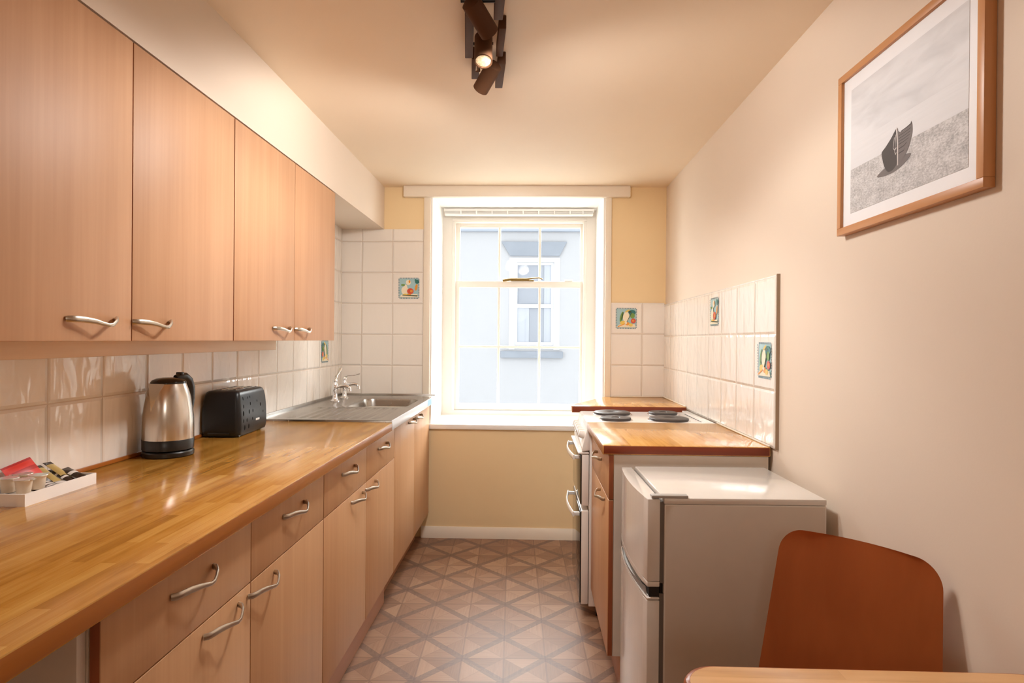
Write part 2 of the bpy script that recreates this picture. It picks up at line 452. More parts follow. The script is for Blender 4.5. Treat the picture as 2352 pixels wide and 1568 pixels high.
# ------------------------------------------------------------------ the room
L, R, YB, H = -1.2322, .8594, 3.926, 2.259
YN = -3.2                                   # wall behind the camera
ZW = .907
struct('floor', MB().box(L-.1, R+.1, YN-.1, YB+.02, -.1, 0), 'floor')
struct('ceiling', MB().box(L-.1, R+.1, YN-.1, YB+.02, H, H+.1), 'ceil')
struct('wall_left', MB().box(L-.1, L, YN-.1, YB, 0, H), 'wall')
struct('wall_right', MB().box(R, R+.1, YN-.1, YB, 0, H), 'wall')
struct('wall_front', MB().box(L, R, YN-.1, YN, 0, H), 'wall')
# the window wall is half a metre thick; its opening is lined in white
WX0, WX1, WZ0, WZ1, WYO = -.652, .474, .700, 2.224, 4.52
wb = MB()
wb.box(L-.1, WX0, YB, WYO, -.1, H+.1).box(WX1, R+.1, YB, WYO, -.1, H+.1)
wb.box(WX0, WX1, YB, WYO, -.1, WZ0).box(WX0, WX1, YB, WYO, WZ1, H+.1)
struct('wall_back', wb, 'cream')
struct('wall_outside', MB().box(-6, 6, YB+.1, WYO-.01, H+.12, 7.0).box(-6, L-.12, YB+.1, WYO-.01, -3, H+.12).box(R+.12, 6, YB+.1, WYO-.01, -3, H+.12), 'render')  # unseen house front, raised and widened to shade the wall opposite
SX, SZ = -.9536, 1.986
struct('trim_1', MB().box(L, SX, YN, YB, SZ, H), 'wall')                    # boxed-in soffit over the wall units
sk = MB().prism([(YB-.02, 0), (YB-.02, .040), (YB-.006, .070), (YB, .070), (YB, 0)], 'yz', -.697, .30)
struct('baseboard_back', sk, 'skirt')
tr = MB().box(-.822, .624, YB-.045, YB, 2.189, H, .004)
struct('trim_2', tr, 'skirt')                                                # pelmet board over the window

# ------------------------------------------------------------------ window
win = thing('window_1', (-.09, 4.40, .70), None, None); win['kind'] = 'structure'
fr = MB()
fr.box(WX0, WX0+.012, YB, 4.40, WZ0, WZ1, mi=0).box(WX1-.012, WX1, YB, 4.40, WZ0, WZ1).box(WX0+.012, WX1-.012, YB, 4.40, WZ1-.012, WZ1)
part('reveal_lining', fr, 'white', win)
ar = MB()
ar.box(-.693, -.650, YB-.018, YB, WZ0, 2.19, .004).box(.472, .511, YB-.018, YB, WZ0, 2.19, .004)
part('architrave', ar, 'skirt', win)
part('window_sill', MB().box(-.668, .49, YB-.022, 4.40, .700, .732, .005), 'white', win)
GX0, GX1 = -.519, .352
bf = MB()
bf.box(WX0, -.566, 4.40, 4.51, .732, WZ1).box(.385, WX1, 4.40, 4.51, .732, WZ1)
bf.box(-.566, .385, 4.40, 4.51, 2.125, WZ1).box(-.566, .385, 4.40, 4.51, .732, .768)
bf.box(-.572, -.548, 4.392, 4.41, .768, 2.131, .004).box(.372, .396, 4.392, 4.41, .768, 2.131, .004).box(-.5721, .3961, 4.3915, 4.4105, 2.1312, 2.155, .004)
part('sash_box', bf, 'sash', win)
VB = (-.233, .062)
us = MB()                                                                     # upper sash, one row of panes
Y0, Y1 = 4.455, 4.49
us.box(-.566, GX0-.004, Y0, Y1, 1.66, 2.14, .003).box(GX1+.004, .385, Y0, Y1, 1.66, 2.14, .003)
us.box(GX0-.01, GX1+.01, Y0+.001, Y1-.001, 2.096, 2.1395, .003).box(GX0-.01, GX1+.01, Y0+.001, Y1-.001, 1.665, 1.703, .003)
for vx in VB: us.box(vx-.009, vx+.009, Y0+.004, Y1-.004, 1.69, 2.11, .003)
uo = part('upper_sash', us, 'sash', win)
part('glass_pane', MB().box(GX0-.005, GX1+.005, 4.474, 4.477, 1.69, 2.10), 'glass', uo)
ls = MB()                                                                     # lower sash, two rows of panes
Y0, Y1 = 4.412, 4.448
ls.box(-.560, GX0, Y0, Y1, .768, 1.703, .003).box(GX1, .380, Y0, Y1, .768, 1.703, .003)
ls.box(GX0-.01, GX1+.01, Y0+.001, Y1-.001, 1.656, 1.7025, .003).box(GX0-.01, GX1+.01, Y0+.001, Y1-.001, .7685, .815, .003)
for vx in VB: ls.box(vx-.009, vx+.009, Y0+.004, Y1-.004, .80, 1.67, .003)
ls.box(GX0-.01, GX1+.01, Y0+.005, Y1-.005, 1.217, 1.235, .003)
lo = part('lower_sash', ls, 'sash', win)
part('glass_pane', MB().box(GX0-.005, GX1+.005, 4.430, 4.433, .80, 1.67), 'glass', lo)
part('sash_lift', MB().box(.24, .30, 4.400, 4.446, 1.703, 1.716, .003), 'white', lo)
fa = MB().box(-.150, .02, 4.405, 4.425, 1.703, 1.713, .003)
fa.tube([(-.205, 4.40, 1.706), (-.15, 4.40, 1.714), (-.03, 4.40, 1.716), (.01, 4.40, 1.724), (.06, 4.40, 1.726), (.082, 4.40, 1.716)], [.009, .010, .008, .005, .0045, .004], 8)
part('sash_fastener', fa, 'brass', lo, 'aged brass fastener')
bl = thing('window_blind', (-.09, 4.33, 2.175), 'white slatted blind pulled up tight under the head of the window recess', 'blind')
part('headrail', MB().box(-.622, .440, 4.310, 4.350, 2.186, 2.206, .002), 'white', bl)
sl = MB()
for i in range(4): sl.box(-.615, .432, 4.306, 4.352, 2.1705+i*.0034, 2.1725+i*.0034)
part('slat_stack', sl, 'white', bl)
part('bottom_rail', MB().box(-.615, .432, 4.308, 4.350, 2.158, 2.169, .002), 'white', bl)
for x in (-.50, -.39, -.28, -.17, -.06, .05, .16, .27, .36): part('ladder_tape', MB().box(x-.004, x+.004, 4.304, 4.307, 2.157, 2.190), 'white', bl)

# ------------------------------------------------------------------ outside
b = thing('building', (0, 14, -3), 'pale rendered house wall seen through the window panes', 'building')
bw = MB(); bx0, bx1, bz0, bz1 = -.374, .524, 1.16, 3.06
bw.box(-9, bx0, 14, 14.4, -3, 3.9).box(bx1, 9, 14, 14.4, -3, 3.9).box(bx0, bx1, 14, 14.4, -3, bz0).box(bx0, bx1, 14, 14.4, bz1, 3.9)
bw.box(-9, 9, 14.4, 20, -3, 3.9)
part('wall', bw, 'render', b)
part('gutter', MB().box(-9, 9, 13.86, 14, 3.75, 3.93, .03), 'gutter', b)
part('roof', MB().prism([(13.8, 3.90), (13.8, 3.98), (17.2, 5.5), (20.6, 3.98), (20.6, 3.90)], 'yz', -9.2, 9.2), 'stone', b)
part('lintel', MB().prism([(-.686, 3.52), (.81, 3.52), (.643, 3.20), (-.484, 3.20)], 'xz', 13.93, 14.0), 'stone', b)
part('sill_block', MB().box(-.685, .733, 13.86, 14.02, .87, 1.02, .01), 'stone', b)
wf = MB()
wf.box(bx0, bx0+.06, 14.05, 14.12, bz0, bz1).box(bx1-.06, bx1, 14.05, 14.12, bz0, bz1).box(bx0+.06, bx1-.06, 14.05, 14.12, bz1-.06, bz1)
wf.box(bx0+.06, bx1-.06, 14.05, 14.12, bz0, bz0+.07).box(bx0+.06, bx1-.06, 14.04, 14.12, 2.02, 2.10)
wf.box(-.50, bx0, 13.985, 13.9995, 1.06, bz1).box(bx1, .66, 13.985, 13.9995, 1.06, bz1).box(-.50, .66, 13.985, 13.9995, bz1+.001, 3.16)
wo = part('window', wf, 'extwhite', b)
part('pane', MB().box(bx0+.05, bx1-.05, 14.10, 14.11, bz0+.05, bz1-.04), 'extpane', wo)
cu = MB().box(-.32, -.04, 14.085, 14.098, bz0+.06, 2.03).box(.30, .47, 14.085, 14.098, bz0+.06, 3.0)
part('curtain', cu, 'extcurtain', wo)
struct('bounce_slab', MB().box(-6, 6, 4.56, 9, .1, .28), 'bounceslab')  # unseen pale slab below the window, added to bounce daylight onto the ceiling

# ------------------------------------------------------------------ wall tiles
def decorate(panel, o, ea, eb, nn, half, variant):
    """a printed tile motif: pale blue stamp with vegetables; o centre, ea/eb in-plane axes, nn the outward normal"""
    o, ea, eb, nn = Vector(o), Vector(ea), Vector(eb), Vector(nn)
    mb = MB()
    cols = ['d_sky', 'd_border', 'd_cream', 'd_red', 'd_orange', 'd_green', 'd_dark', 'd_teal', 'd_yellow']
    if 'd_sky' not in M:
        for n_, c_ in (('d_sky', (164, 200, 206)), ('d_border', (120, 150, 160)), ('d_cream', (236, 226, 200)), ('d_red', (206, 84, 62)), ('d_orange', (224, 150, 60)), ('d_green', (112, 150, 70)), ('d_dark', (60, 84, 60)), ('d_teal', (50, 120, 116)), ('d_yellow', (226, 196, 96))):
            M[n_] = plain('tile_print_'+n_[2:], c_, .15)
    lay = [0]
    def poly(pts, mi):
        lay[0] += 1
        h = .0006 + lay[0]*.00006
        mb.face([o + ea*(x*half) + eb*(y*half) + nn*h for x, y in pts], mi)
    def ell(cx, cy, rx, ry, mi, rot=0, n=14):
        c, s = math.cos(rot), math.sin(rot)
        poly([(cx + rx*math.cos(t)*c - ry*math.sin(t)*s, cy + rx*math.cos(t)*s + ry*math.sin(t)*c) for t in [2*math.pi*i/n for i in range(n)]], mi)
    poly([(-.9, -.9), (.9, -.9), (.9, .9), (-.9, .9)], 0)
    for i in range(12):
        t = -.92 + 1.84*(i+.5)/12
        for x, y in ((t, .95), (t, -.95), (.95, t), (-.95, t)):
            poly([(x-.05, y-.05), (x+.05, y-.05), (x+.05, y+.05), (x-.05, y+.05)], 1)
    poly([(-.9, -.86), (.9, -.86), (.8, -.55), (-.7, -.6)], 2)
    if variant == 0:          # garlic, tomato, carrot
        ell(-.38, -.22, .34, .42, 2); ell(-.30, .14, .14, .2, 2); ell(-.05, .55, .24, .26, 2); ell(.05, .62, .09, .14, 4)
        ell(.14, -.28, .32, .28, 3); ell(.24, -.28, .12, .12, 4); ell(-.35, -.62, .22, .1, 8); ell(.02, -.62, .2, .1, 4)
        ell(.70, .08, .12, .32, 4, -.2); ell(.78, .62, .2, .2, 7); ell(.66, .72, .1, .16, 7, .5); ell(-.56, .3, .2, .08, 5)
        poly([(-.62, -.7), (.8, -.78), (.85, -.68), (-.6, -.62)], 6)
    else:                     # leeks, greens, tomato, onions
        ell(-.44, .15, .14, .5, 5, -.25); ell(-.38, .22, .05, .42, 6, -.25); ell(-.02, .12, .3, .5, 2, -.1)
        ell(.10, .70, .26, .08, 8, .5); ell(.55, .55, .34, .26, 7); ell(.58, .25, .22, .26, 5); ell(.34, .62, .16, .1, 6)
        poly([(.02, -.35), (.08, -.35), (.52, .5), (.46, .52)], 6)
        ell(.66, -.24, .24, .24, 3); ell(.64, -.22, .1, .1, 4); ell(-.35, -.42, .26, .18, 8, .3); ell(.12, -.52, .2, .16, 4)
        ell(.42, -.62, .2, .16, 8); ell(-.04, -.44, .12, .12, 2); poly([(-.8, -.85), (-.1, -.55), (-.12, -.48), (-.8, -.75)], 4)
    return part('decorated_tile', mb, cols, panel, 'printed vegetable tile', smooth=0, fix=False)
GR = (206, 192, 176)
TW = (234, 228, 220)
t1 = struct('trim_3', MB().box(L, L+.009, .2, YB, ZW-.03, SZ), tiles('glazed_tiles_sink_wall', TW, GR, 'Y', 'Z', .1106, .1055, wav=.9))
decorate(t1, (L+.009, 3.591, 1.200), (0, -1, 0), (0, 0, 1), (1, 0, 0), .066, 1)
t2 = MB().box(L+.009, -.693, YB-.009, YB, ZW-.03, SZ)
t2 = struct('trim_4', t2, tiles('glazed_tiles_window_left', TW, GR, 'X', 'Z', -.895, .1055, wav=.25))
decorate(t2, (-.7875, YB-.009, 1.6055), (1, 0, 0), (0, 0, 1), (0, -1, 0), .068, 0)
t3 = struct('trim_5', MB().box(.511, R-.009, YB-.009, YB, ZW-.03, 1.521), tiles('glazed_tiles_window_right', TW, GR, 'X', 'Z', .711, .121, wav=.25))
decorate(t3, (.609, YB-.009, 1.4215), (1, 0, 0), (0, 0, 1), (0, -1, 0), .067, 1)
t4 = struct('trim_7', MB().box(R-.009, R, 2.138, YB-.009, ZW, 1.511), tiles('glazed_tiles_cooker_wall', TW, (222, 214, 204), 'Y', 'Z', 2.138+.011, .106, wav=.9))
decorate(t4, (R-.009, 2.852, 1.416), (0, -1, 0), (0, 0, 1), (-1, 0, 0), .066, 0)
decorate(t4, (R-.009, 2.2415, 1.2115), (0, -1, 0), (0, 0, 1), (-1, 0, 0), .066, 1)
struct('edge_strip', MB().box(R-.0115, R, 2.132, 2.138, ZW-.002, 1.514), 'strip', t4, 'brown metal edge strip')

# ------------------------------------------------------------------ handles, doors
def handle_mb(p0, along, out, length=.148):
    """wavy bow handle from p0 along a direction, standing off towards out"""
    p0, a, o_ = Vector(p0), Vector(along), Vector(out)
    prof = [(0, .002, .002), (.03, .010, .002), (.1, .014, .002), (.25, .018, .001), (.4, .023, -.002), (.52, .025, -.006), (.62, .028, -.009), (.70, .028, -.008), (.78, .025, -.003), (.86, .021, .003), (.93, .013, .006), (1.0, .002, .003)]
    pts = [p0 + a*(s*length) + o_*q + Vector((0, 0, z)) for s, q, z in prof]
    rr = [.0062, .0066, .0066, .0062, .0054, .0046, .0042, .0042, .0044, .005, .0062, .0064]
    return MB().tube(pts, rr, 10, flat=(.62, 1.05))
def front(name, parent, x0, x1, y0, y1, z0, z1, mat, hy=None, hz=None, out=(1, 0, 0), along=(0, 1, 0)):
    d = part(name, MB().box(x0, x1, y0, y1, z0, z1, .0015, 0, 2, {2: 1, 3: 1}), [mat, 'edge'], parent)
    if hy is not None:
        fx = x1 if out[0] > 0 else x0
        part('handle', handle_mb((fx, hy, hz), along, out), 'handle', d, 'brushed metal handle')
    return d
def carcass(parent, x0, x1, y0, y1, z0, z1, mat='white_board', t=.016, back='x0'):
    m = MB().box(x0, x1, y0, y0+t, z0, z1).box(x0, x1, y1-t, y1, z0, z1).box(x0, x1, y0+t, y1-t, z0, z0+t).box(x0, x1, y0+t, y1-t, z1-t, z1)
    if back == 'x0': m.box(x0, x0+.006, y0+t, y1-t, z0+t, z1-t)
    else: m.box(x1-.006, x1, y0+t, y1-t, z0+t, z1-t)
    return part('carcass', m, mat, parent)

# ------------------------------------------------------------------ left run: base units
DX, DT = -.647, .018
def base_unit(y0, y1, label):
    t = thing('base_cabinet', (-.94, (y0+y1)/2, 0), label, 'cabinet', None)
    carcass(t, L+.012, DX-DT-.001, y0, y1, .150, .868)
    g = .0015; ym = (y0+y1)/2
    for ya, yb, hy in ((y0, ym, ym-.062-.148), (ym, y1, ym-.022)):
        front('drawer', t, DX-DT, DX, ya+g, yb-g, .7105, .867, 'door', (ya+yb)/2-.07, .806)
    front('door', t, DX-DT, DX, y0+g, ym-g, .163, .7075, 'door', ym-.062-.148, .680)
    front('door', t, DX-DT, DX, ym+g, y1-g, .163, .7075, 'door', ym-.018, .680)
    return t
ua = base_unit(.902, 1.902, 'beech base cabinet with two drawers, nearest the camera, beside the open space')
ub = base_unit(1.904, 2.900, 'beech base cabinet with two drawers under the worktop, next to the sink cabinet')
t = thing('base_cabinet', (-.94, 3.4, 0), 'beech cabinet under the sink with two full height doors and no drawers', 'cabinet')
carcass(t, L+.012, DX-DT-.001, 2.902, 3.912, .150, .868)
front('door', t, DX-DT, DX, 2.9035, 3.4065, .163, .867, 'door', 3.22, .830)
front('door', t, DX-DT, DX, 3.4095, 3.90, .163, .867, 'door', 3.425, .830)
single('plinth', MB().box(-.715, -.699, .93, 2.93, 0, .15, .001), 'kick', 'light beech kickboard running along under the long row of cabinets', 'kickboard')
single('plinth', MB().box(-.745, -.729, 2.935, 3.88, 0, .15, .001), 'kick', 'shadowed kickboard set further back beneath the sink cabinet', 'kickboard')
single('end_panel', MB().box(L+.012, -.668, .882, .900, 0, .868, .001), 'white_board', 'white end panel beside the open space under the worktop', 'panel')

# ------------------------------------------------------------------ left worktop
WXF = -.610
wt = thing('worktop', (-.92, 1.4, .871), 'long glossy oak block worktop running from the camera to the steel sink', 'worktop')
part('worktop_board', MB().box(L+.0095, WXF, .16, 2.688, .871, ZW, .003, 0, 2, {1: 1, 2: 1}), ['top', 'topedge'], wt)
part('seal_strip', MB().box(L+.009, L+.017, .2, 2.685, ZW+.0003, .919, .002), 'topedge', t1, 'reddish wood strip along the worktop')

# ------------------------------------------------------------------ sink and taps
sk_ = thing('sink', (-.92, 3.3, .871), 'stainless steel sink with ribbed drainer and blue film on its front edge', 'sink')
ZS = .915
bx0, bx1, by0, by1 = -1.00, -.672, 3.235, 3.685
def sink_mesh():
    m = MB(); bm = m.bm
    ox0, ox1, oy0, oy1 = L+.0105, WXF-.002, 2.690, 3.914
    def rr(x0, x1, y0, y1, r, z, n=5):
        pts = []
        for cx, cy, a0 in ((x1-r, y1-r, 0), (x0+r, y1-r, 90), (x0+r, y0+r, 180), (x1-r, y0+r, 270)):
            for i in range(n+1):
                a = math.radians(a0 + 90*i/n); pts.append((cx+r*math.cos(a), cy+r*math.sin(a), z))
        return pts
    loops = [rr(bx0-.012, bx1+.012, by0-.012, by1+.012, .075, ZS), rr(bx0-.004, bx1+.004, by0-.004, by1+.004, .068, ZS-.003), rr(bx0, bx1, by0, by1, .064, ZS-.012), rr(bx0+.008, bx1-.008, by0+.008, by1-.008, .06, ZS-.13), rr(bx0+.03, bx1-.03, by0+.03, by1-.03, .05, ZS-.155)]
    vl = [[bm.verts.new(p) for p in lp] for lp in loops]
    n = len(vl[0])
    for a, b_ in zip(vl, vl[1:]):
        for i in range(n): bm.faces.new((a[i], a[(i+1) % n], b_[(i+1) % n], b_[i]))
    bm.faces.new(vl[-1])
    # flat deck round the bowl: outer rectangle to the first loop, quadrant by quadrant
    q = n//4
    outer = [bm.verts.new(p) for p in ((ox1, oy1, ZS), (ox0, oy1, ZS), (ox0, by0-.02, ZS), (ox1, by0-.02, ZS))]
    for k in range(4):
        idx = [(k*q+i) % n for i in range(q)]
        lp = [vl[0][i] for i in idx]
        for i in range(q-1): bm.faces.new((outer[k], lp[i+1], lp[i]))
        bm.faces.new((outer[k], outer[(k+1) % 4], vl[0][((k+1)*q) % n], lp[-1]))
    # drainer with ribs running towards the bowl
    xs = []; x = ox0
    prof = [(ox0, 0)]
    dx0, dx1 = -1.10, -.67
    prof.append((dx0-.012, 0))
    nr = 9
    for i in range(nr):
        a = dx0 + (dx1-dx0)*i/nr; w_ = (dx1-dx0)/nr
        prof += [(a+.08*w_, -.005), (a+.42*w_, -.005), (a+.55*w_, -.0005), (a+.9*w_, -.0005)]
    prof += [(dx1+.012, 0), (ox1, 0)]
    ys = [oy0, oy0+.05, oy0+.075, by0-.075, by0-.045, by0-.02]; amp = [0, 0, 1, 1, 0, 0]
    m.strip([[(px, y_, ZS+pz*amp[j]) for px, pz in prof] for j, y_ in enumerate(ys)])
    return m, (ox0, ox1, oy0, oy1)
sm, (ox0, ox1, oy0, oy1) = sink_mesh()
part('basin', sm, 'sink', sk_, smooth=30)
rm = MB().box(ox0, ox0+.010, oy0, oy1, .872, ZS+.013, .002).box(ox0+.01, ox1, oy1-.010, oy1, .872, ZS+.010, .002).box(ox0+.01, ox1, oy0, oy0+.004, .872, ZS, .001)
part('raised_rim', rm, 'sink', sk_)
part('front_edge', MB().box(ox1-.002, ox1+.003, oy0, oy1, .874, ZS+.001, .001), 'film', sk_, 'front edge under pale film')
part('film_patch', MB().box(ox1+.0029, ox1+.0036, 3.62, 3.75, .878, ZS-.002), 'filmblue', sk_, 'torn blue film')
part('waste', MB().lathe((-.836, 3.46, ZS-.1549), (0, 0, 1), [(.035, 0), (.035, .003), (.02, .002), (.001, .0015)], 20), 'chrome', sk_)
def tap(loc, label, lever):
    t = thing('tap', loc, label, 'tap', 'pillar taps on the sink')
    part('body', MB().lathe((0, 0, 0), (0, 0, 1), [(.026, 0), (.026, .004), (.019, .010), (.0135, .018), (.012, .055), (.014, .062), (.0165, .07), (.0165, .094), (.013, .102), (.011, .11), (.013, .114), (.013, .126), (.009, .132)], 20), 'chrome', t, local=True)
    sp = MB().tube([(.004, 0, .080), (.03, 0, .088), (.055, 0, .090), (.075, 0, .086), (.084, 0, .076), (.085, 0, .060)], [.012, .0105, .0095, .009, .0095, .0105], 12, up=(0, 1, 0))
    part('spout', sp, 'chrome', t, local=True)
    a = Vector(lever)
    pts = [Vector((0, 0, .128)), a*.02 + Vector((0, 0, .139)), a*.05 + Vector((0, 0, .139)), a*.075 + Vector((0, 0, .144)), a*.092 + Vector((0, 0, .149))]
    part('lever', MB().tube(pts, [.008, .0055, .005, .0065, .0075], 10, flat=(1.3, .7)), 'chrome', t, local=True)
    return t
tap((-1.122, 3.475, ZS), 'chrome lever tap nearer the drainer, its lever turned away from the bowl', (.08, .88, .42))
tap((-1.122, 3.655, ZS), 'chrome lever tap nearer the window, its lever pointing out over the bowl', (1, .05, .04))

# ------------------------------------------------------------------ left run: wall units
UX = -.952
def wall_unit(y0, y1, label):
    t = thing('wall_cabinet', (-1.09, (y0+y1)/2, 1.266), label, 'cabinet')
    carcass(t, L+.0095, UX-DT-.001, y0+.001, y1-.001, 1.272, 1.980, 'batten')
    ym = (y0+y1)/2; g = .0016
    front('door', t, UX-DT, UX, y0+g, ym-g, 1.268, 1.980, 'doortop', ym-.062-.147, 1.312)
    front('door', t, UX-DT, UX, ym+g, y1-g, 1.268, 1.980, 'doortop', ym-.004 if False else ym+.0 - .012 + .012, 1.312)
    return t
wall_unit(.930, 1.928-.001, 'pair of beech wall cupboard doors nearest the camera, above the white tray')
wall_unit(1.929, 2.932, 'pair of beech wall cupboard doors nearer the window, above the kettle and toaster')
single('batten', MB().box(L+.0095, L+.030, .6, 2.85, 1.222, 1.271, .002), 'batten', 'pale timber rail fixed to the tiles under the wall cupboards', 'rail')

# ------------------------------------------------------------------ kettle
kx, ky = -1.137, 1.885
KD = Vector((-.20, -.98, 0)).normalized()          # spout direction
ke = thing('kettle', (kx, ky, ZW), 'brushed steel kettle with black base, lid and handle', 'kettle')
part('power_base', MB().lathe((kx, ky, ZW), (0, 0, 1), [(.070, 0), (.0735, .003), (.0735, .014), (.070, .018), (.05, .019)], 48), 'black', ke, 'black power base')
part('base_band', MB().lathe((kx, ky, ZW+.0195), (0, 0, 1), [(.068, 0), (.0728, .003), (.0732, .034), (.0728, .0345), (.06, .035)], 48), 'black', ke, 'black plastic band')
kb = MB(); n = 48
prof = [(.0725, .054), (.0725, .09), (.0715, .12), (.0685, .15), (.0635, .18), (.057, .205), (.051, .222), (.0495, .226)]
rings = []
for r, h in prof:
    ring = []
    for i in range(n):
        a = 2*math.pi*i/n; d = Vector((math.cos(a), math.sin(a), 0))
        ang = d.angle(KD); f = max(0, 1 - ang/.55)
        up_ = max(0, (h-.135)/.09)
        rr_ = r
        ring.append(kb.bm.verts.new((kx+d.x*rr_, ky+d.y*rr_, ZW+h)))
    rings.append(ring)
kb.skin(rings)
part('body', kb, 'kettle', ke, smooth=50)
spm = MB(); sdx = Vector((KD.x, KD.y, 0)); spx = Vector((-KD.y, KD.x, 0))
def kq(a_, r_, h_): return Vector((kx, ky, ZW+h_)) + (sdx*math.cos(a_) + spx*math.sin(a_))*r_
NS = 7; left, right, mid = [], [], []
for i in range(NS):
    s_ = i/(NS-1); h_ = .140 + (.2265-.140)*s_
    rb_ = .0702 - (.0702-.0500)*((h_-.12)/.1065)**1.25
    left.append(kq(.02+.50*s_, rb_, h_)); right.append(kq(-.02-.50*s_, rb_, h_)); mid.append(kq(0, rb_+.0012+.027*s_**1.1, h_+.003*s_))
spm.strip([[a_, b_] for a_, b_ in zip(left, mid)]).strip([[a_, b_] for a_, b_ in zip(mid, right)])
part('spout', spm, 'kettle', ke, smooth=25)
part('lid', MB().lathe((kx, ky, ZW+.226), (0, 0, 1), [(.0505, 0), (.0505, .004), (.046, .010), (.034, .0155), (.018, .018), (.001, .0185)], 40), 'blackgloss', ke, 'black lid')
hd = -KD
def kp(r, h): return Vector((kx, ky, ZW+h)) + hd*r
part('handle', MB().tube([kp(.030, .237), kp(.048, .243), (kp(.068, .241)), kp(.086, .228), kp(.095, .205), kp(.0965, .17), kp(.091, .13), kp(.083, .10), kp(.075, .082)], [.012, .013, .0135, .0135, .013, .0115, .010, .0085, .007], 12, flat=(1.15, .8), up=(hd.y, -hd.x, .01)), 'black', ke, 'black loop handle')
part('lid_button', MB().box(-.010+hd.x*.047, .010+hd.x*.047, -.008+hd.y*.047, .008+hd.y*.047, .250, .259, .003), 'black', ke, local=True)

# ------------------------------------------------------------------ toaster
to = thing('toaster', (-1.152, 2.355, ZW), 'black two slice toaster with a dimpled side beside the kettle', 'toaster', rz=math.radians(3))
tb = MB()
hw, hl = .073, .138
prof = [(0, .008, .94), (.004, .012, .975), (.03, .03, 1), (.07, .07, 1.0), (.1, .1, .985), (.135, .135, .945), (.155, .155, .895), (.166, .166, .84), (.171, .171, .76), (.173, .173, .5)]
rings = []
for _, z_, s_ in prof:
    wx, wy = hw*s_, hl*(1 - (1-s_)*.62); ring = []; r_ = .02*s_
    for cx, cy, a0 in ((wx-r_, wy-r_, 0), (-wx+r_, wy-r_, 90), (-wx+r_, -wy+r_, 180), (wx-r_, -wy+r_, 270)):
        for i in range(6):
            a = math.radians(a0+18*i); ring.append(tb.bm.verts.new((cx+r_*math.cos(a), cy+r_*math.sin(a), z_)))
    rings.append(ring)
tb.skin(rings)
tb_o = part('body', tb, 'toaster', to, local=True, smooth=50)
part('base_plate', MB().box(-.066, .066, -.128, .128, .003, .010, .002), 'black', to, local=True)
part('crumb_tray', MB().box(-.045, .035, -.1385, -.12, .010, .019, .002), 'black', to, local=True)
so = MB()
for sx in (-.026, .026): so.box(sx-.014, sx+.014, -.095, .095, .1705, .1738)
part('slot', so, 'dark', to, local=True)
sg = MB()
for sx in (-.026, .026):
    for i in range(6): sg.box(sx-.013, sx+.013, -.08+i*.032-.002, -.08+i*.032+.002, .1725, .1752)
    sg.tube([(sx-.0145, -.095, .174), (sx-.0145, .095, .174)], .0016, 6).tube([(sx+.0145, -.095, .174), (sx+.0145, .095, .174)], .0016, 6)
part('wire_guide', sg, 'chrome', to, local=True)
def side_x(z_):
    for (a, za, sa), (b_, zb, sb) in zip(prof, prof[1:]):
        if za <= z_ <= zb: return hw*(sa + (sb-sa)*(z_-za)/(zb-za))
    return hw
for y_, z_, r_ in [(-.098, .142, .0055), (-.055, .142, .004), (-.035, .143, .004), (-.098, .112, .006), (-.035, .117, .0055), (-.102, .086, .008), (-.05, .088, .007), (-.015, .088, .0055), (.06, .105, .006), (-.102, .058, .006), (-.072, .058, .006), (-.02, .058, .005), (-.092, .032, .008), (-.055, .033, .0075), (.03, .122, .004), (.085, .075, .004)]:
    x_ = side_x(z_)
    c = Vector((x_+.0004, y_, z_)); mrow = []
    pts = []
    for i in range(12):
        a = 2*math.pi*i/12; pts.append(c + Vector((0, r_*.75*math.cos(a), r_*1.25*math.sin(a))))
    cc = c + Vector((.0016, 0, 0))
    dm = MB(); dm.face([(p.x + (0 if abs(side_x(p.z)-x_) > 1 else side_x(p.z)-x_), p.y, p.z) for p in pts])
    part('dimple', dm, 'drop', to, local=True, fix=False)
part('badge', MB().box(.0728, .0738, .012, .048, .046, .054, .0004), 'logo', to, 'small pale maker badge', local=True)
for fx in (-.05, .05):
    for fy in (-.1, .1): part('foot', MB().cyl((fx, fy, 0), (fx, fy, .006), .008, .008, 12), 'black', to, local=True)
part('lever_knob', MB().box(-.018, .018, .132, .15, .10, .112, .003), 'black', to, local=True)

# ------------------------------------------------------------------ hospitality tray and its contents
tx0, tx1, ty0, ty1 = -1.209, -1.094, 1.290, 1.508
ty = MB().box(tx0+.004, tx1-.004, ty0+.004, ty1-.004, ZW, ZW+.003).box(tx0, tx0+.004, ty0, ty1, ZW, ZW+.027).box(tx1-.004, tx1, ty0, ty1, ZW, ZW+.027).box(tx0+.004, tx1-.004, ty0, ty0+.004, ZW, ZW+.0268).box(tx0+.004, tx1-.004, ty1-.004, ty1, ZW, ZW+.0268)
M['traywhite'] = plain('tray_white', (248, 246, 244), .35)
single('tray', ty, 'traywhite', 'shallow white tray of drink sachets on the worktop near the camera', 'tray')
M['pot'] = plain('milk_pot_plastic', (232, 214, 190), .35)
M['foil'] = plain('pot_lid_foil', (206, 214, 206), .25, .5)
M['red'] = plain('red_packet', (214, 60, 50), .35)
M['redd'] = plain('red_packet_print', (176, 36, 32), .35)
M['gold'] = plain('gold_packet', (206, 184, 120), .3, .3)
M['pkdark'] = plain('dark_packet', (44, 34, 30), .25)
M['pkwhite'] = plain('white_packet', (232, 230, 226), .4)
M['pkgrey'] = plain('grey_print', (92, 90, 86), .4)
zt = ZW+.003
zp = zt+.0165
pot0 = thing('milk_pot', (-1.128, 1.327, zp), 'small milk pot at the front of the tray', 'milk pot', 'milk pots in the tray')
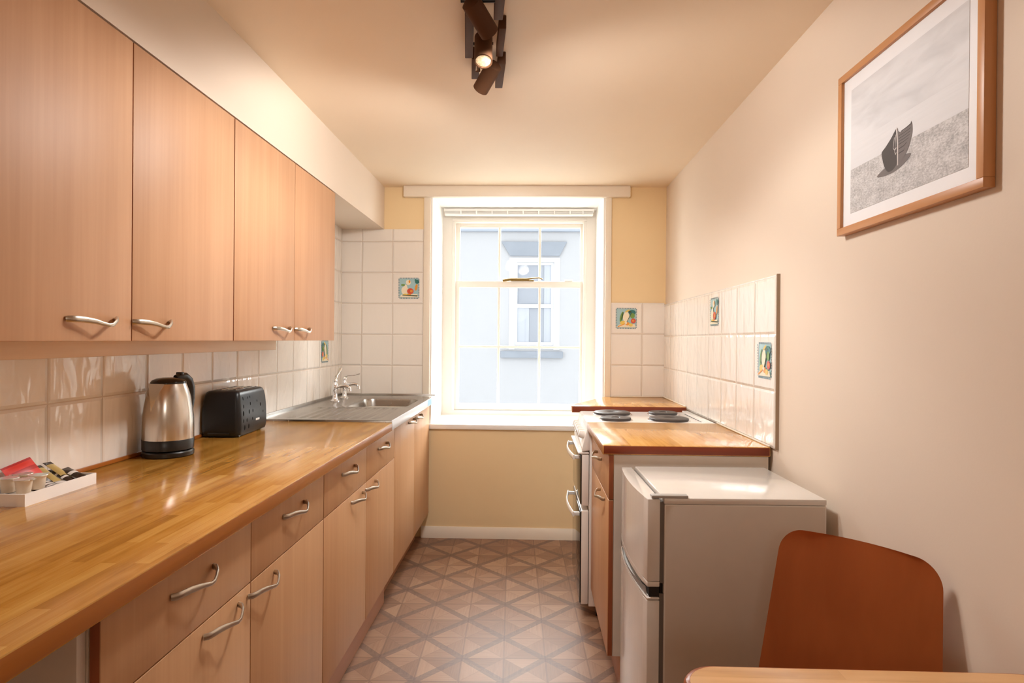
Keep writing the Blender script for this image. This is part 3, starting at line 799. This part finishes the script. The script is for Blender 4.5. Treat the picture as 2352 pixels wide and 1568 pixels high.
part('cup', MB().lathe((0, 0, 0), (0, 0, 1), [(.0125, 0), (.0130, .001), (.0165, .029), (.0195, .0295), (.0195, .0315)], 24), 'pot', pot0, local=True)
lm = MB().lathe((0, 0, .0316), (0, 0, 1), [(.0197, 0), (.0193, .0008), (.001, .0008)], 24).box(.014, .026, -.005, .005, .0316, .0324)
part('foil_lid', lm, 'foil', pot0, local=True)
copy_thing(pot0, (-1.133, 1.372, zp), 'milk pot in the tray nearest the black and white sachets', 'milk pots in the tray', 1.2)
copy_thing(pot0, (-1.172, 1.338, zp), 'milk pot cut off by the picture edge, beside the tray end', 'milk pots in the tray', 2.3)
copy_thing(pot0, (-1.176, 1.381, zp), 'milk pot half hidden behind the others, in front of the red packet', 'milk pots in the tray', 4.0)
def sachet(name, c, ax, ay, wdt, lng, mats, label, puff=.004, stripes=(), group=None, cat='sachet'):
    """a sealed packet: two puffed faces with flat crimped ends; c its middle, ax across, ay along"""
    c, ax, ay = Vector(c), Vector(ax).normalized(), Vector(ay).normalized(); nn = ax.cross(ay).normalized()
    if nn.z < 0: nn = -nn
    m = MB(); nx, ny = 6, 12
    for sgn in (1, -1):
        rows = []
        for j in range(ny+1):
            v_ = j/ny; row = []
            for i in range(nx+1):
                u_ = i/nx
                h = 0 if v_ < .09 or v_ > .91 else puff*math.sin(math.pi*u_)**.7*math.sin(math.pi*(v_-.09)/.82)**.6
                cr = .0008*math.sin(v_*180) if (v_ < .09 or v_ > .91) else 0
                row.append(c + ax*((u_-.5)*wdt) + ay*((v_-.5)*lng) + nn*(sgn*(h+.0003)+cr))
            rows.append(row)
        V = [[m.bm.verts.new(p) for p in r_] for r_ in rows]
        for j in range(ny):
            for i in range(nx):
                f = m.bm.faces.new((V[j][i], V[j][i+1], V[j+1][i+1], V[j+1][i]))
                for a, b_, mi in stripes:
                    if a <= (j+.5)/ny <= b_: f.material_index = mi
    bmesh.ops.remove_doubles(m.bm, verts=m.bm.verts[:], dist=.00012)
    return single(name, m, mats, label, cat, group, base=c, smooth=60)
sachet('sachet', (-1.148, 1.340, zt+.0085), (0, 1, 0), (1, 0, 0), .075, .098, ['pkwhite', 'pkgrey'], 'white sachet lying flat under the milk pots', .007, [(.2, .3, 1)], 'stick sachets in the tray')
sachet('sachet', (-1.150, 1.382, zt+.0085), (0, 1, 0), (1, .0, 0), .040, .098, ['pkdark', 'pkwhite'], 'dark sachet lying under the milk pots', .007, [(.2, .3, 1)], 'stick sachets in the tray')
sachet('tea_packet', (-1.186, 1.396, zt+.045), (.12, 1, .20), (.62, .06, -.78), .074, .064, ['red', 'redd'], 'red packet leaning against the back of the tray', .006, [(0, .1, 1), (.35, .5, 1)], cat='packet')
sachet('sachet', (-1.185, 1.463, zt+.030), (.3, 1, 0), (.9, -.25, -.42), .019, .080, ['gold', 'pkdark'], 'gold sachet next to the red packet', .004, [(0, .14, 1)], 'stick sachets in the tray')
sachet('sachet', (-1.178, 1.487, zt+.034), (.3, 1, 0), (.9, -.25, -.40), .020, .082, ['gold', 'pkdark'], 'gold sachet lying between the other gold one and the dark ones', .004, [(0, .14, 1)], 'stick sachets in the tray')
sachet('sachet', (-1.158, 1.478, zt+.022), (.35, 1, .1), (.9, -.3, -.25), .020, .090, ['pkdark', 'pkwhite'], 'dark brown sachet with white flecks, in the middle of the sachets', .004, [(.3, .38, 1), (.6, .66, 1)], 'stick sachets in the tray')
sachet('sachet', (-1.141, 1.492, zt+.026), (.35, 1, .15), (.9, -.3, -.22), .022, .074, ['pkdark', 'pkwhite'], 'dark sachet at the far end of the tray, nearest the kettle', .004, [(.45, .6, 1)], 'stick sachets in the tray')
sachet('sachet', (-1.141, 1.418, zt+.014), (.3, 1, 0), (1, -.3, -.15), .026, .060, ['pkwhite', 'pkgrey'], 'black and white printed sachet lying low beside the milk pots', .003, [(.2, .34, 1), (.46, .56, 1), (.7, .8, 1)], 'stick sachets in the tray')
sachet('sachet', (-1.131, 1.448, zt+.012), (.3, 1, 0), (1, -.3, -.1), .024, .046, ['pkwhite', 'pkgrey'], 'white sachet lying flat by the long side of the tray', .003, [(.1, .2, 1)], 'stick sachets in the tray')

# ------------------------------------------------------------------ right run
RX = .260
rw = thing('worktop', (.56, 2.48, .873), 'short oak block worktop between the fridge and the cooker', 'worktop')
part('worktop_board', MB().box(RX, R-.0095, 2.179, 2.792, .873, ZW, .003, 0, 2, {0: 1, 2: 2}), ['topr', 'topedge', 'topend'], rw)
part('sealant', MB().box(R-.016, R-.009, 2.181, 2.79, ZW+.0003, .913, .002), 'skirt', t4, 'white sealant line')
cr = thing('base_cabinet', (.56, 2.48, 0), 'beech base cabinet with one drawer and one door beside the fridge', 'cabinet')
RD = .283
carcass(cr, RD+DT+.001, R-.012, 2.192, 2.786, .149, .870, back='x1')
front('drawer', cr, RD, RD+DT, 2.190, 2.786, .7105, .869, 'door', 2.40, .812, (-1, 0, 0))
front('door', cr, RD, RD+DT, 2.190, 2.786, .150, .7075, 'door', 2.285, .684, (-1, 0, 0))
part('plinth', MB().box(.335, .351, 2.20, 2.786, 0, .149, .001), 'kick', cr)
ZF = .920
fw_ = thing('worktop', (.56, 3.6, .884), 'angled oak worktop in the corner beyond the cooker', 'worktop')
part('worktop_board', MB().prism([(.229, 3.345), (R-.0095, 3.345), (R-.0095, YB-.0095), (.476, YB-.0095), (.229, 3.40)], 'xy', .884, ZF, 0, {2: 2, 6: 1, 5: 1}, .002), ['topr', 'topedge', 'topend'], fw_)
part('sealant', MB().box(.513, R-.0095, YB-.016, YB-.009, ZF+.0003, ZF+.006, .002), 'skirt', t3, 'white sealant line')
part('sealant', MB().box(R-.016, R-.009, 3.35, YB-.017, ZF+.0003, ZF+.006, .002), 'skirt', t4, 'white sealant line')
fc = thing('base_cabinet', (.65, 3.6, 0), 'narrow cabinet hidden in the corner beyond the cooker', 'cabinet')
carcass(fc, .45, R-.012, 3.36, 3.90, .0, .882, back='x1')

# cooker
ck = thing('cooker', (.55, 3.05, 0), 'white electric cooker with four solid hotplates and two glass oven doors', 'cooker')
CY0, CY1 = 2.800, 3.300
part('body', MB().box(.275, R-.012, CY0, CY1, .06, .876, .003), 'appliance', ck)
ho = MB().box(.272, R-.014, CY0, CY1, .876, .898, .005)
ho.box(R-.045, R-.014, CY0, CY1, .896, .906, .003)
hb = part('hob', ho, 'appliance', ck)
vt = MB()
for i in range(8): vt.box(R-.056, R-.050, CY0+.10+i*.04, CY0+.122+i*.04, .8975, .8988)
part('vent_slots', vt, 'dark', hb)
for cx, cy, r_ in ((.425, 3.175, .093), (.412, 2.945, .073), (.690, 3.190, .073), (.668, 2.955, .093)):
    part('hotplate', MB().lathe((cx, cy, .897), (0, 0, 1), [(r_+.008, 0), (r_+.008, .003), (r_, .005), (r_, .012), (r_*.96, .0145), (r_*.3, .0145), (r_*.26, .012), (.001, .012)], 40, 0, [1, 1, 0, 0, 0, 0, 0]), ['hotplate', 'chrome'], hb, 'dark iron hotplate')
cp = MB().prism([(.276, .897), (.276, .775), (.240, .770), (.240, .785), (.268, .895)], 'xz', CY0, CY1, bev=.002)
cpo = part('control_panel', cp, 'appliance', ck)
for i in range(6):
    y_ = CY0+.06+i*.076
    part('knob', MB().lathe((.2535, y_, .838), (-.97, 0, .24), [(.019, 0), (.019, .010), (.0165, .024), (.014, .026)], 20), 'appliance', cpo)
for i in range(6):
    y_ = CY0+.06+i*.076; mk = MB()
    for q in range(3): mk.box(.2632, .2645, y_-.016+q*.014, y_-.010+q*.014, .873, .877)
    part('dial_mark', mk, 'dark', cpo)
for z0, z1, hz in ((.520, .755, .735), (.068, .497, .470)):
    d = part('oven_door', MB().box(.240, .272, CY0+.004, CY1-.004, z0, z1, .004), 'appliance', ck)
    part('glass_front', MB().box(.234, .2405, CY0+.008, CY1-.008, z0+.006, z1-.004, .001), 'ovenglass', d, 'black glass front')
    hm = MB(); pts = []
    for i in range(13):
        s_ = i/12; pts.append((.206 - .016*math.sin(math.pi*s_), CY0+.045+s_*.41, hz))
    hm.tube(pts, .0075, 10, flat=(.7, 1.7))
    hm.box(.206, .236, CY0+.05, CY0+.066, hz-.008, hz+.008, .002).box(.206, .236, CY1-.062, CY1-.046, hz-.008, hz+.008, .002)
    part('handle', hm, 'appliance', d, 'curved white handle')
part('top_ledge', MB().box(.222, .272, CY0+.002, CY1-.002, .757, .766, .003), 'appliance', ck)
for x_ in (.33, .78):
    for y_ in (CY0+.05, CY1-.05): part('foot', MB().cyl((x_, y_, 0), (x_, y_, .06), .018, .018, 12), 'black', ck)

# ------------------------------------------------------------------ fridge
fz = .840
fg = thing('fridge', (.575, 1.94, 0), 'white two door fridge freezer beside the short worktop', 'fridge', rz=math.radians(1.2))
def fl(x_, y_): return (x_-.575, y_-1.94)
x0, x1 = .374-.575, .826-.575; y0, y1 = 1.722-1.94, 2.150-1.94
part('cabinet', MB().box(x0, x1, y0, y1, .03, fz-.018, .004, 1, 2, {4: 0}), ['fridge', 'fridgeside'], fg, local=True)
part('top_panel', MB().box(x0-.002, x1, y0-.001, y1+.001, fz-.018, fz, .004), 'fridge', fg, local=True)
part('gasket', MB().box(x0-.012, x0, y0+.004, y1-.004, .06, .570, .0).box(x0-.012, x0, y0+.004, y1-.004, .60, fz-.012), 'gasket', fg, 'grey door seal', local=True)
def bow(z0, z1, cut0=0, cut1=0):
    """door with a front bowed in plan"""
    m = MB(); N = 12; xb = x0-.012; poly = []
    for i in range(N+1):
        s_ = i/N; poly.append((x0-.047-.014*math.sin(math.pi*s_)**.8, y0 + (y1-y0)*s_))
    poly = [(xb, y0)] + poly + [(xb, y1)]
    return m.prism(poly, 'xy', z0, z1, bev=.0025)
ud = part('upper_door', bow(.606, fz-.004), 'fridge', fg, 'upper door with bowed front', local=True)
part('end_cap', bow(.590, .6045), 'fridge', ud, local=True)
ld = part('lower_door', bow(.055, .552), 'fridge', fg, 'lower door with bowed front', local=True)
part('end_cap', bow(.536+.018, .560), 'fridge', ld, local=True)
hm = MB(); N = 16
rows0, rows1 = [], []
for i in range(N+1):
    s_ = i/N; yy = y0 + .012 + (y1-y0-.024)*s_
    xo = x0-.049-.016*math.sin(math.pi*s_)**.8
    rows0.append((xo, yy, .588 - .012*math.sin(math.pi*s_))); rows1.append((xo+.004, yy, .562))
hm.strip([rows0, rows1]); hm.solid(.003)
part('handle', hm, 'silver', ld, 'curved silver grip between the doors', local=True)
part('hinge_cover', MB().box(x0-.036, x0+.066, y0-.0015, y0+.022, fz-.001, fz+.007, .002), 'hinge', fg, 'grey hinge cover', local=True)
part('recess', MB().box(x0-.040, x0-.012, y0+.006, y1-.006, .5605, .5895), 'dark', fg, local=True)
part('hinge', MB().cyl((x0-.006, y0+.012, .552), (x0-.006, y0+.012, .607), .005), 'black', fg, local=True)
for a in (x0+.04, x1-.04):
    for c in (y0+.04, y1-.04): part('foot', MB().cyl((a, c, 0), (a, c, .031), .015, .015, 12), 'black', fg, local=True)

# ------------------------------------------------------------------ table and chair
ta = thing('table', (.545, .62, 0), 'wooden dining table with a rounded corner in the foreground', 'table')
def rounded(x0, x1, y0, y1, r, n=8):
    p = []
    for cx, cy, a0 in ((x1-r, y1-r, 0), (x0+r, y1-r, 90), (x0+r, y0+r, 180), (x1-r, y0+r, 270)):
        for i in range(n+1):
            a = math.radians(a0+90*i/n); p.append((cx+r*math.cos(a), cy+r*math.sin(a)))
    return p
TZ = .745
tm = MB(); n_ = 36
for rr0, zz0, mi in ():
    pass
lo_ = [(.0, TZ-.028), (.004, TZ-.024)]
loops = []
for ins, z_ in ((.006, TZ-.030), (0, TZ-.024), (0, TZ-.008), (.003, TZ-.002), (.008, TZ)):
    loops.append([tm.bm.verts.new((x_, y_, z_)) for x_, y_ in rounded(.246+ins, .846-ins, .20+ins, 1.018-ins, .055)])
nn_ = len(loops[0])
for k_, (a, b_) in enumerate(zip(loops, loops[1:])):
    for i in range(nn_):
        f = tm.bm.faces.new((a[i], a[(i+1) % nn_], b_[(i+1) % nn_], b_[i])); f.material_index = 1
f = tm.bm.faces.new(loops[0][::-1]); f.material_index = 1
tm.bm.faces.new(loops[-1])
part('tabletop', tm, ['table', 'tableedge'], ta)
for x_ in (.32, .79):
    for y_ in (.27, .94): part('leg', MB().box(x_-.022, x_+.022, y_-.022, y_+.022, 0, TZ-.030, .004), 'tableedge', ta)
part('apron', MB().box(.34, .77, .262, .282, TZ-.10, TZ-.030).box(.34, .77, .93, .95, TZ-.10, TZ-.030).box(.312, .332, .29, .92, TZ-.10, TZ-.030).box(.78, .80, .29, .92, TZ-.10, TZ-.030), 'tableedge', ta)

CA = math.atan2(-.727, .687)
chx = thing('dining_chair', (.519, 1.186, 0), 'dark bent plywood chair with its back to the wall, tucked in by the table', 'chair', rz=CA)
def back_curve():
    m = MB(); rows = []
    N, K = 26, 12
    for j in range(N+13):
        z_ = .40 + (.777-.40)*j/N if j <= N else .832 - .055*(1-math.sin(math.pi/2*(j-N)/12))
        yb = .200 + (z_-.45)*.24 if z_ > .45 else .200 - (.45-z_)*.2
        hw_ = .186 - (z_-.45)*.056
        r_ = .055
        dz = .832 - z_
        if dz < r_: hw_ -= r_ - math.sqrt(max(0, r_*r_-(r_-dz)**2))
        rows.append([(hw_*(-1+2*i/K), yb + .018*(1-(2*i/K-1)**2), z_) for i in range(K+1)])
    return m.strip(rows).solid(.011)
part('backrest', back_curve(), 'chair', chx, local=True, smooth=50)
se = MB(); N, K = 10, 10; rows = []
for j in range(N+1):
    y_ = -.20 + .395*j/N; hw_ = .195 - .012*(j/N)
    if j == 0: hw_ -= .03
    rows.append([(hw_*(-1+2*i/K), y_, .448 - .012*(1-(2*i/K-1)**2) - (.012 if j == 0 else 0)) for i in range(K+1)])
part('seat', se.strip(rows).solid(.012), 'chair', chx, local=True, smooth=50)
for sx in (-1, 1):
    part('leg', MB().tube([(sx*.15, -.16, .435), (sx*.175, -.19, 0)], .011, 12), 'chairleg', chx, local=True)
    part('leg', MB().tube([(sx*.15, .15, .435), (sx*.175, .20, 0)], .011, 12), 'chairleg', chx, local=True)
part('seat_frame', MB().tube([(-.15, -.16, .425), (.15, -.16, .425), (.15, .15, .425), (-.15, .15, .425), (-.15, -.16, .425)], .009, 8), 'chairleg', chx, local=True)

# ------------------------------------------------------------------ framed picture
pc = thing('framed_picture', (R, 1.43, 1.571), 'oak framed print of a boat on a beach hung on the wall', 'picture')
px, py0, py1, pz0, pz1, fw2 = .836, 1.158, 1.700, 1.569, 1.999, .019
fm = MB()
fm.box(px, R-.0005, py0, py1, pz0, pz0+fw2, .0012, 0).box(px, R-.0005, py0, py1, pz1-fw2, pz1, .0012, 0)
fm.box(px, R-.0005, py0, py0+fw2, pz0+fw2, pz1-fw2, .0012, 1).box(px, R-.0005, py1-fw2, py1, pz0+fw2, pz1-fw2, .0012, 1)
part('frame', fm, ['frame', 'framev'], pc)
ix = px+.008
part('mount', MB().box(ix, R-.004, py0+fw2, py1-fw2, pz0+fw2, pz1-fw2), 'mat', pc, 'white card mount')
ay0, ay1, az0, az1 = 1.208, 1.643, 1.620, 1.945
pr = MB().box(ix-.0008, ix, ay0-1.4255, ay1-1.4255, az0-1.7845, az1-1.7845)
po = part('print', pr, 'print', pc, 'pale monochrome beach photograph', local=True)
po.data.transform(Matrix.Translation((-R, 0, 0)))
po.location = (0, 1.4255-1.43, 1.7845-1.571)
bo = MB(); hx = ix-.0012
def bp(pts, mi, dx=0, smooth=0):
    if smooth:
        out = []; n = len(pts)
        for i in range(n):
            p0, p1, p2, p3 = (Vector(pts[(i+q-1) % n]) for q in range(4))
            for j in range(smooth):
                t = j/smooth
                out.append(.5*(2*p1 + (p2-p0)*t + (2*p0-5*p1+4*p2-p3)*t*t + (3*p1-p0-3*p2+p3)*t**3))
        pts = [(q.x, q.y) for q in out]
    bo.face([(hx-dx, y_, z_ if z_ < 1.735 else 1.735 + (z_-1.735)*.62) for y_, z_ in pts], mi)
# shadow on the shingle, dark near side, planked far side, rope and stem
bp([(1.52, 1.684), (1.47, 1.676), (1.42, 1.682), (1.385, 1.70), (1.42, 1.706), (1.47, 1.70)], 1, 0, 4)
bp([(1.500, 1.738), (1.484, 1.752), (1.462, 1.774), (1.444, 1.797), (1.436, 1.795), (1.435, 1.75), (1.437, 1.70), (1.444, 1.688), (1.458, 1.682), (1.474, 1.684), (1.487, 1.698), (1.496, 1.718)], 0, .0001, 4)
bp([(1.436, 1.780), (1.424, 1.777), (1.405, 1.780), (1.385, 1.787), (1.382, 1.775), (1.382, 1.752), (1.389, 1.728), (1.403, 1.708), (1.420, 1.694), (1.437, 1.690)], 1, .0002, 4)
for q in range(6):
    z_ = 1.770-q*.0105; e_ = 1.387+.0009*q*q
    bp([(1.432, z_-.002), (1.412, z_-.0005), (e_, z_+.004), (e_, z_+.0015), (1.412, z_-.003), (1.432, z_-.0045)], 0, .0003)
bp([(1.384, 1.789), (1.3855, 1.797), (1.388, 1.789), (1.405, 1.784), (1.424, 1.781), (1.424, 1.777), (1.405, 1.780), (1.384, 1.785)], 0, .0003)
bp([(1.442, 1.792), (1.439, 1.806), (1.4365, 1.792), (1.4335, 1.74), (1.433, 1.688), (1.436, 1.688), (1.438, 1.74)], 2, .0004)
for dy, z0_, z1_ in ((0, 1.778, 1.722), (.006, 1.770, 1.733)):
    bp([(1.441+dy, z0_), (1.443+dy, z0_), (1.447+dy, z1_), (1.4435+dy*.5, z1_-.008), (1.440, z1_-.004), (1.4405, z1_-.001), (1.4435+dy*.5, z1_-.005), (1.4455+dy, z1_)], 2, .0005)
part('boat_image', bo, ['boatdark', 'boatmid', 'boatlight'], po, 'beached rowing boat', smooth=0, fix=False)
bc = bpy.data.objects[po.children[0].name]
part('glazing', MB().box(px+.003, px+.005, py0+fw2-.002, py1-fw2+.002, pz0+fw2-.002, pz1-fw2+.002), 'picglass', pc)

# ------------------------------------------------------------------ ceiling spotlights
sp = thing('ceiling_spotlight', (-.16, 1.9, H), 'dark bronze ceiling spotlight bar with several cylinder heads', 'spotlight')
def bar(xc, y0, y1, hw_=.0135):
    """side plate; the fixture stands about six degrees off the room's length"""
    def xa(y_): return xc - .105*(y_-2.03)
    return MB().prism([(xa(y0)-hw_, y0), (xa(y0)+hw_, y0), (xa(y1)+hw_, y1), (xa(y1)-hw_, y1)], 'xy', H-.042, H-.001, bev=.002)
part('side_plate', bar(-.213, 1.40, 2.036), 'bronze', sp)
part('side_plate', bar(-.128, 1.40, 1.795), 'bronze', sp)
part('side_plate', bar(-.112, 1.842, 2.026, .011), 'bronze', sp)
part('side_plate', bar(-.190, 2.040, 2.20), 'bronze', sp)
part('side_plate', bar(-.101, 2.075, 2.280), 'bronze', sp)
cb = MB().box(-.202, -.089, 1.44, 1.56, H-.012, H-.0005, .001)
part('ceiling_plate', cb, 'bronze', sp)
def head(p0, p1, r, face, pin, first):
    p0, p1 = Vector(p0), Vector(p1); d = p1-p0; ln = d.length
    if face:
        h = part('lamp_head', MB().lathe(p0, d, [(r*.55, -.012), (r*.8, -.006), (r, .004), (r, ln), (r*.86, ln), (r*.84, ln-.006), (.001, ln-.006)], 32), 'bronze', sp, 'cylinder lamp head')
        part('lens', MB().lathe(p1 - d.normalized()*.0055, d, [(r*.83, 0), (r*.82, .002), (r*.5, .004), (.001, .0045)], 32), 'lens', h, 'pale lamp lens')
    else:
        h = part('lamp_head', MB().lathe(p0, d, [(r*.8, 0), (r, .004), (r, ln), (r*.86, ln), (r*.84, ln-.006), (.001, ln-.006)], 32), 'bronze', sp, 'cylinder lamp head')
        part('lens', MB().lathe(p1 - d.normalized()*.0055, d, [(r*.83, 0), (r*.82, .002), (.001, .003)], 32), 'lens', h, 'pale lamp lens')
    sl_ = MB()
    part('pivot_pin', MB().cyl(pin[0], pin[1], .0045), 'black', h)
    return h
head((-.152, 1.868, 2.205), (-.149, 1.829, 2.112), .0275, True, ((-.203, 1.945, 2.222), (-.127, 1.945, 2.222)), True)
part('swivel_arm', MB().tube([(-.152, 1.945, 2.222), (-.152, 1.88, 2.20)], .006, 8), 'bronze', sp)
head((-.172, 1.657, 2.198), (-.124, 1.735, 2.150), .0275, False, ((-.203, 1.70, 2.222), (-.100, 1.70, 2.222)), True)
head((-.128, 2.052, 2.205), (-.182, 2.125, 2.150), .0275, False, ((-.195, 2.10, 2.222), (-.140, 2.10, 2.222)), True)
part('fixing_screw', MB().cyl((-.185, 2.05, 2.205), (-.185, 2.05, 2.180), .006, .008, 12), 'chrome', sp)

bpy.context.view_layer.update()
